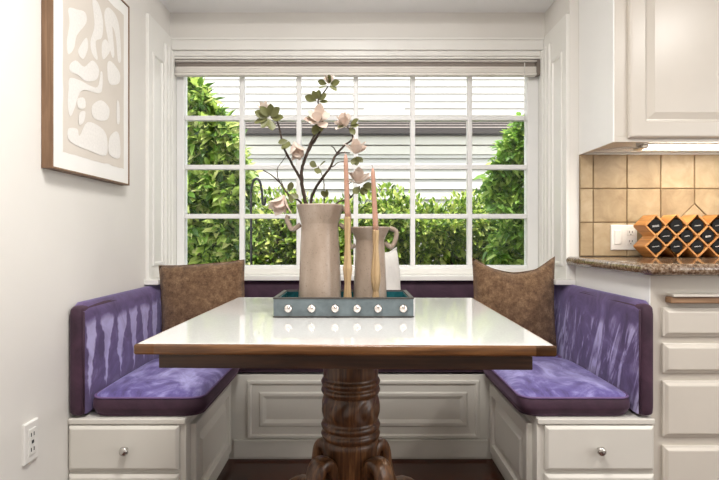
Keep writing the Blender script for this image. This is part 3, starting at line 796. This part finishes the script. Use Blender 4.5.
# ---------------------------------------------------------------- kitchen corner
t = thing('base_cabinet', 'cream base cabinet with stacked drawers under the granite', 'cabinet', (1.3,1.8,0))
obj('cabinet_body', B(1.004,1.80,1.812,2.425,.0,.862), M['cab'], t, bevel=.002)
obj('side_panel', B(1.000,1.004,1.813,2.425,0,.862), M['white'], t, label='side panel coloured lighter for window light')
for z0_, z1_ in ((.655,.753),(.531,.632),(.314,.504),(.08,.284)):
    bm = NB(); panel_front(bm, 1.040, 1.56, z0_, z1_, [(0,0),(0,.010),(.006,.012),(.014,.020)], face_y(1.812)); obj('drawer', bm, M['cab'], t, bevel=.002)
bm = NB(); box(bm,1.052,1.56,1.775,1.812,.770,.792); obj('cutting_board', bm, M['board'], t, bevel=.004, label='wooden pull-out board edge')
bm = NB(); box(bm,1.058,1.55,1.77,1.812,.7925,.801); obj('board_slot', bm, M['cab'], t, bevel=.002)

# granite top with a rolled edge
bm = NB(); zt, zbm = .905, .866; out = []
bx0, bx1, by0, by1 = .958, 1.82, 1.735, 2.427
prev = None
for k in range(9):
    th = -PI/2+PI*k/8; ins = .018*(1-math.cos(th)); z = (zt+zbm)/2+(zt-zbm)/2*math.sin(th)
    r = [bm.verts.new(p) for p in ((bx0+ins,by1,z),(bx0+ins,by0+.05,z),(bx0+.012+ins*.8,by0+.012+ins*.8,z),(bx0+.05,by0+ins,z),(bx1,by0+ins,z),(bx1,by1,z))]
    if prev:
        for i in range(6): bm.faces.new((prev[i], prev[(i+1)%6], r[(i+1)%6], r[i]))
    else: bm.faces.new(r)
    prev = r
bm.faces.new(prev[::-1])
o = obj('countertop', bm, M['granite'], loc=(1.3,2.1,.866), bevel=0); tag(o, 'brown speckled granite countertop on the base cabinet', 'countertop')

# stone tile backsplash, laid on the kitchen wall
TP = .154; tx_ = (592-CX)*YK/F; gz_ = H+(CY-222.5)*YK/F
obj_bs = struct('wall_backsplash', B(1.018,1.82,YK-.007,YK-.0005,.906,1.371), M['grout'])
bm = NB(); g2 = .0022; dcx, dcz, dr = tx_+3*TP, gz_-.01, .096
xs = [1.018]+[tx_+k*TP for k in range(0,6)]; zs = [.906]+[gz_+k*TP for k in range(0,3)]; zs = [.906, gz_, gz_+TP, 1.371]
def clip_poly(poly, n, d):
    out = []
    for i in range(len(poly)):
        p, q = poly[i-1], poly[i]; a = p[0]*n[0]+p[1]*n[1]-d; b = q[0]*n[0]+q[1]*n[1]-d
        if (a < 0) != (b < 0):
            s = a/(a-b); out.append((p[0]+(q[0]-p[0])*s, p[1]+(q[1]-p[1])*s))
        if b >= 0: out.append(q)
    return out
def add_tile(poly):
    if len(poly) < 3: return
    cx = sum(p[0] for p in poly)/len(poly); cz = sum(p[1] for p in poly)/len(poly)
    y = YK-.007; rings = []
    for sc, d in ((1,0),(1,.0035),(.975,.0055)):
        rings.append([bm.verts.new((cx+(p[0]-cx)*sc, y-d, cz+(p[1]-cz)*sc)) for p in poly])
    for a_, b_ in zip(rings, rings[1:]):
        for i in range(len(poly)): bm.faces.new((a_[i], a_[(i+1)%len(poly)], b_[(i+1)%len(poly)], b_[i]))
    bm.faces.new(rings[-1]); bm.faces.new(rings[0][::-1])
for x0, x1 in zip(xs, xs[1:]):
    for za_, zb_ in zip(zs, zs[1:]):
        poly = [(x0+g2,za_+g2),(min(x1,1.82)-g2,za_+g2),(min(x1,1.82)-g2,zb_-g2),(x0+g2,zb_-g2)]
        if x1-x0 < .02: continue
        # cut away the set-in diamond
        cxm, czm = (x0+x1)/2-dcx, (za_+zb_)/2-dcz
        if abs(cxm) < TP*.8 and abs(czm) < TP*.9:
            sx, sz = (1 if cxm > 0 else -1), (1 if czm > 0 else -1)
            poly = clip_poly(poly, (sx, sz), sx*dcx+sz*dcz+dr+.003)
        add_tile(poly)
add_tile([(dcx+dr-.003,dcz),(dcx,dcz+dr-.003),(dcx-dr+.003,dcz),(dcx,max(.908,dcz-dr+.003))])
tl = obj('tile_field', bm, M['tile'], obj_bs)

t = thing('switch_plate', 'white two-gang plate with switch and outlet on the tiles', 'outlet', (1.215,2.42,.94))
yy = YK-.0127
bm = NB(); panel_front(bm, 1.156, 1.275, .935, 1.050, [(0,0),(0,.004),(.003,.006)], face_y(yy)); obj('plate', bm, M['plastic'], t)
bm = NB(); panel_front(bm, 1.170, 1.202, .960, 1.026, [(0,.0055),(0,.0075),(.003,.0095)], face_y(yy)); obj('rocker_switch', bm, M['plastic'], t)
outlet_holes(t, lambda u, d, z: (u, yy-.0058-d, z), 1.245, .993)

# criss-cross rack with black jars
ry0, ry1 = 2.275, 2.375; p = .090; rcx, rcz = (656.25-CX)*ry0/F, 1.0435
t = thing('jar_rack', 'honey-coloured criss-cross wooden rack on the granite', 'rack', (rcx+.15,2.33,.906))
NC = 5; hh = p/2; thk = .0035
def slat(x0, z0_, x1, z1_):
    d = Vector((x1-x0,0,z1_-z0_)); n = Vector((-d.z,0,d.x)).normalized()*thk
    bm = NB(); q = [Vector((x0,0,z0_)), Vector((x1,0,z1_))]; pts = [q[0]-n, q[1]-n, q[1]+n, q[0]+n]
    a_ = [bm.verts.new((v.x, ry0, v.z)) for v in pts]; b_ = [bm.verts.new((v.x, ry1, v.z)) for v in pts]
    bm.faces.new(a_); bm.faces.new(b_[::-1])
    for i in range(4): bm.faces.new((a_[i], b_[i], b_[(i+1)%4], a_[(i+1)%4]))
    obj('slat', bm, M['bamboo'], t, bevel=.0008)
zt_, zm_, zb_ = rcz, rcz-hh, rcz-p
for i in range(NC):
    x = rcx+i*p
    slat(x-hh, zt_, x, zt_+hh)                                             # short roofs of the top cells
    slat(x, zt_+hh, min(x+p+hh, rcx+NC*p-hh), max(zt_+hh-(min(x+p+hh, rcx+NC*p-hh)-x), zb_-0))
    slat(x-hh, zb_, x+hh+(hh if i < NC-1 else 0), zt_+(hh if i < NC-1 else 0)) if i < NC-1 else slat(x-hh, zb_, x+hh, zt_)
    slat(x-hh, zb_, x, zb_-hh)
    slat(x, zb_-hh, x+hh, zb_)
slat(rcx-hh, zt_, rcx+hh+hh, zb_-hh+0)
def jar(cx, cz, label):
    t = thing('jar', label, 'jar', (cx,ry0,cz), 'black jars in the criss-cross rack')
    def cyl(r, y0_, y1_, name, mat):
        bm = NB(); lathe(bm, [(r*.94,0),(r,.003),(r,y1_-y0_-.003),(r*.94,y1_-y0_)], 0, 0, 28)
        bmesh.ops.transform(bm, matrix=Matrix.Translation((cx,y1_,cz)) @ Matrix.Rotation(PI/2,4,'X'), verts=bm.verts); return obj(name, bm, mat, t, smooth=False, bevel=.0006)
    cyl(.0262, ry0+.022, ry1+.006, 'body', M['jar'])
    q = .0355; bm = NB(); a_ = [[bm.verts.new((cx+dx_*q, y_, cz+dz_*q)) for dx_, dz_ in ((1,0),(0,1),(-1,0),(0,-1))] for y_ in (ry0+.024, ry1-.004)]
    bm.faces.new(a_[0]); bm.faces.new(a_[1][::-1])
    for k in range(4): bm.faces.new((a_[0][k], a_[1][k], a_[1][(k+1)%4], a_[0][(k+1)%4]))
    obj('cell_shade_block', bm, M['jar'], t, bevel=.003)  # added black block, paints the shade in the corners of the rack cell
    cyl(.0278, ry0+.004, ry0+.022, 'lid', M['jar'])
    bm = NB(); w = random.uniform(.010,.015); rows = random.choice((1,1,2))
    for r in range(rows):
        pts = [(cx-w+2*w*k/14, ry0+.0035, cz-.004*r+.0022*math.sin(k*1.9+cx*300)*random.uniform(.5,1)+.003*(k/14-.5)) for k in range(15)]
        tube(bm, pts, .0009, 5)
    obj('lettering', bm, M['lettering'], t, label='white script on the lid')
rows = [('top', zt_, 0, 4), ('middle', zm_, .5, 3), ('bottom', zb_, 0, 4)]
ords = ['first', 'second', 'third', 'fourth']
for nm, z, off, cnt in rows:
    for i in range(cnt):
        jar(rcx+(i+off)*p, z, f'black jar in the {nm} row of the criss-cross rack, {ords[i]} from the outlet plate')

# upper cabinet and its lamp
t = thing('wall_cabinet', 'cream wall cabinet with a raised-panel door above the tiles', 'cabinet', (1.4,2.27,1.371))
bm = NB(); box(bm,1.022,1.82,2.103,2.428,1.393,2.435); obj('cabinet_body', bm, M['cab'], t, bevel=.002)
obj('side_panel', B(1.016,1.022,2.104,2.428,1.371,2.435), M['white'], t, label='side panel coloured lighter for window light')
bm = NB(); box(bm,1.022,1.82,2.103,2.122,1.371,1.393); box(bm,1.022,1.040,2.122,2.428,1.371,1.393); box(bm,1.04,1.82,2.41,2.428,1.380,1.393); obj('bottom_rail', bm, M['cab'], t, bevel=.001)
bm = NB(); panel_front(bm, 1.072, 1.56, 1.385, 2.33, [(0,0),(0,.012),(.006,.019),(.011,.020),(.062,.020),(.068,.010),(.074,.009),(.100,.018)], face_y(2.103)); obj('door', bm, M['cab'], t, bevel=.0015)
t = thing('cabinet_lamp', 'lit white strip lamp under the wall cabinet', 'lamp', (1.45,2.2,1.36))
bm = NB(); box(bm,1.175,1.76,2.17,2.235,1.372,1.392); obj('housing', bm, M['plastic'], t, bevel=.002)
bm = NB(); box(bm,1.195,1.74,2.172,2.233,1.361,1.372); obj('diffuser', bm, M['lamp'], t, bevel=.003)
bm = NB(); box(bm,1.165,1.194,2.168,2.237,1.359,1.3718); obj('end_cap', bm, M['nickel'], t, bevel=.002)
bm = NB(); tube(bm, spline([(1.166,2.20,1.366),(1.13,2.24,1.372),(1.10,2.28,1.374),(1.075,2.34,1.378)], 5), .003, 8); obj('cord', bm, M['plastic'], t, smooth=True)

# ---------------------------------------------------------------- outside the window
struct('ground', B(-9,9,2.96,14,-.30,-.10), M['soil'])
t = thing('neighbour_house', 'pale house with lap siding and low roof beyond the hedge', 'house', (0,6.2,-.1))
def siding(name, y, z0_, z1_, e, x0, x1):
    bm = NB(); z = z0_
    while z < z1_-.01:
        box_v = box(bm, x0, x1, y, y+.06, z, min(z+e, z1_))
        for v in box_v:
            if v.co.y < y+.01: v.co.y -= .022*(1-(v.co.z-z)/e)
        z += e
    return obj(name, bm, M['stucco'], t)
siding('wall', 6.10, -.1, 1.96, .118, -6, 6)
siding('upper_wall', 8.2, 2.55, 6.0, .112, -7, 7)
bm = NB(); box(bm,-6,6,6.07,6.20,1.95,2.045); box(bm,-6,6,6.05,6.20,2.057,2.15); obj('frieze_board', bm, M['fascia'], t)
bm = NB(); box(bm,-6,6,5.97,6.08,2.170,2.192); obj('gutter', bm, M['gutter'], t)
bm = NB(); sl = math.tan(math.radians(14.5))
sl = math.tan(math.radians(15)); be = NB()
for k in range(4):
    y = 5.98+k*.56; z = 2.19+(y-5.98)*sl
    vs = box(bm, -6, 6, y+.006, y+.555, z, z+.02)
    for v in vs:
        if v.co.y > y+.3: v.co.z += .56*sl
    box(be, -6, 6, y-.004, y+.005, z-.008, z+.046)
obj('shingle_edge', be, M['gutter'], t)
obj('roof', bm, M['roof'], t)

def foliage(sample, n, size, mat, parent, name='foliage', droop=.3):
    bm = NB()
    for _ in range(n):
        p_, out_ = sample()
        d = (rv()+out_*.9+Vector((0,0,-droop))).normalized(); up = (rv()*.6+out_*.6+Vector((0,0,.9))).normalized()
        L = size*random.uniform(.6,1.25)
        s = d.cross(up)
        if s.length < 1e-3: continue
        s.normalize(); u = s.cross(d); w = L*.21; cv = random.uniform(-.05,.22)
        pt = lambda q, a: bm.verts.new(p_+d*L*q+s*w*a+u*(abs(a)*w*.4-cv*L*q*q))
        a0, m1, m2, e1 = pt(0,0), pt(.30,0), pt(.66,0), pt(1,0)
        for sg in (1, -1):
            b1, b2 = pt(.28,.9*sg), pt(.64,.85*sg)
            bm.faces.new((a0, m1, b1)); bm.faces.new((m1, m2, b2, b1)); bm.faces.new((m2, e1, b2))
    base = WM[parent.name]; bmesh.ops.translate(bm, verts=bm.verts, vec=-base)
    me = bpy.data.meshes.new(name); bm.to_mesh(me); bm.free(); me.materials.append(mat)
    o = bpy.data.objects.new(name, me); C.objects.link(o); o.parent = parent; WM[o.name] = base
    return o
def stems(parent, lst, r=.012):
    bm = NB()
    for pts in lst: tube(bm, spline(pts, 4), r, 6)
    obj('stem', bm, M['bark'], parent, smooth=True)

t = thing('hedge', 'low leafy green hedge running below the window view', 'hedge', (0,4.3,-.1))
def hs():
    x = random.uniform(-2.0,2.0); top = 1.25+.10*noise.noise(Vector((x*2.3,0,0)))+.05*noise.noise(Vector((x*9,4,0)))
    z = top-1.30*random.random()**1.25
    y = 4.22+.30*noise.noise(Vector((x*2.2,z*2.2,1)))*.6+(.18 if z > top-.08 else 0)+random.random()**2*.42
    return Vector((x,y,z)), Vector((0,-1,.35)).normalized()
foliage(hs, 30000, .075, M['hedge'], t)
def hs2():
    x = random.uniform(-2.3,2.3); top = 1.26+.12*noise.noise(Vector((x*2.3,0,0)))
    return Vector((x, random.uniform(4.25,4.6), top+random.random()**2*.10)), Vector((0,-.3,1))
def hs3():
    x = random.uniform(-2.0,2.0); return Vector((x, random.uniform(4.62,4.85), 1.16-1.2*random.random()+.06*noise.noise(Vector((x*2.3,0,0))))), Vector((0,-1,.3)).normalized()
foliage(hs3, 9000, .10, M['hedge'], t, 'inner_foliage')
foliage(hs2, 1800, .06, M['hedge'], t, 'top_shoots', -.5)
stems(t, [[(x,4.35,-.11),(x+random.uniform(-.06,.06),4.3,.5),(x+random.uniform(-.12,.12),4.35,1.1)] for x in [-2.2+.37*k for k in range(13)]])

t = thing('garden_shrub', 'tall leafy shrub crowding the left of the window', 'shrub', (-1.25,3.55,-.1))
def ss():
    z = random.uniform(.2,2.35)
    edge_ = -.75-.10*max(0, z-1.2)+.10*noise.noise(Vector((z*3.2,2,0)))+.04*noise.noise(Vector((z*11,2,0)))
    edge_ -= .035
    edge_ -= .85*max(0, z-1.72)-.02+.10*max(0, noise.noise(Vector((z*7,5,1))))
    q = random.random()**1.6
    x = edge_-q*.95; y = 3.42+.25*abs(noise.noise(Vector((x*3,z*3,6))))+random.random()**2*.38
    return Vector((x,y,z)), Vector((.45,-1,.2)).normalized()
foliage(ss, 12000, .105, M['shrub'], t)
stems(t, [[(-1.3,3.62,-.11),(-1.25,3.6,.6),(-1.12,3.58,1.2),(-.95,3.56,1.9)],[(-1.33,3.64,-.11),(-1.4,3.6,.8),(-1.35,3.6,2.1)],[(-1.25,3.6,.6),(-1.0,3.56,1.0),(-.86,3.54,1.4)]])

t = thing('climbing_vine', 'bright green climbing vine on the right of the window', 'vine', (1.2,3.6,-.1))
def vs_():
    z = random.uniform(.2,1.86)
    edge_ = .95-.04*math.sin(z*6)+.10*noise.noise(Vector((z*4,8,0)))
    if z > 1.5: edge_ += .18*(z-1.5)/.3*(.5+noise.noise(Vector((z*9,1,1))))
    x = edge_+random.random()**1.3*.95; y = 3.46+.18*abs(noise.noise(Vector((x*3.4,z*3.4,2))))+random.random()**2*.26
    if z > 1.80+.10*noise.noise(Vector((x*6,0,3))): z -= .3
    return Vector((x,y,z)), Vector((-.3,-1,.25)).normalized()
foliage(vs_, 10500, .088, M['vine'], t, droop=.6)
stems(t, [[(1.2,3.65,-.11),(1.15,3.6,.7),(1.22,3.6,1.7)],[(1.35,3.65,-.11),(1.4,3.6,.9),(1.5,3.6,1.75)]])

o = NB(); pts = [at(252,480,3.22), at(251.5,300,3.22), at(251,205,3.22), at(251.3,190,3.22), at(253.5,181,3.22), at(257,178.8,3.22), at(260.3,183,3.22), at(262,193,3.22), at(262.6,203,3.22), at(264.8,204,3.22), at(265.2,197,3.22)]
pts[0].z = -.12
tube(o, spline(pts, 6), .0075, 8); o = obj('garden_hook', o, M['iron'], loc=(-.66,3.22,-.1), smooth=True)
tag(o, 'dark metal hooked garden pole in front of the hedge', 'pole')

# ---------------------------------------------------------------- light
w = bpy.data.worlds.new('sky'); S.world = w; w.use_nodes = True
bg = w.node_tree.nodes['Background']; bg.inputs[0].default_value = (.90,.95,1.0,1); bg.inputs[1].default_value = 2.1
def light(name, typ, loc, rot, energy, col=(1,1,1), **k):
    d = bpy.data.lights.new(name, typ); d.energy = energy; d.color = col
    for a_, v in k.items(): setattr(d, a_, v)
    o = bpy.data.objects.new(name, d); C.objects.link(o); o.location = loc; o.rotation_euler = rot; return o
light('sun', 'SUN', (0,0,8), (math.radians(20), math.radians(12), 0), 3.8, (1,.97,.91), angle=.02)
light('ceiling_lamp', 'AREA', (-.05,.95,2.42), (0,0,0), 21, (1,.975,.94), shape='DISK', size=.45)
light('ceiling_lamp_rear', 'AREA', (.3,-.2,2.42), (0,0,0), 13, (1,.975,.94), shape='DISK', size=.45)
light('ceiling_lamp_kitchen', 'AREA', (2.1,.5,2.42), (0,0,0), 12, (1,.96,.91), shape='DISK', size=.25)
light('side_fill', 'AREA', (3.25,-.5,1.45), (0,math.radians(90),0), 24, (.97,.985,1), shape='RECTANGLE', size=1.7, size_y=2.4)  # unseen fill light added at the right wall, which has no opening
light('under_cabinet_glow', 'AREA', (1.47,2.20,1.358), (0,0,0), 1.3, (1,.88,.70), shape='RECTANGLE', size=.5, size_y=.05)
S.view_settings.view_transform = 'Standard'; S.view_settings.look = 'None'; S.view_settings.exposure = 0.74; S.view_settings.gamma = 1
S.view_settings.use_curve_mapping = False
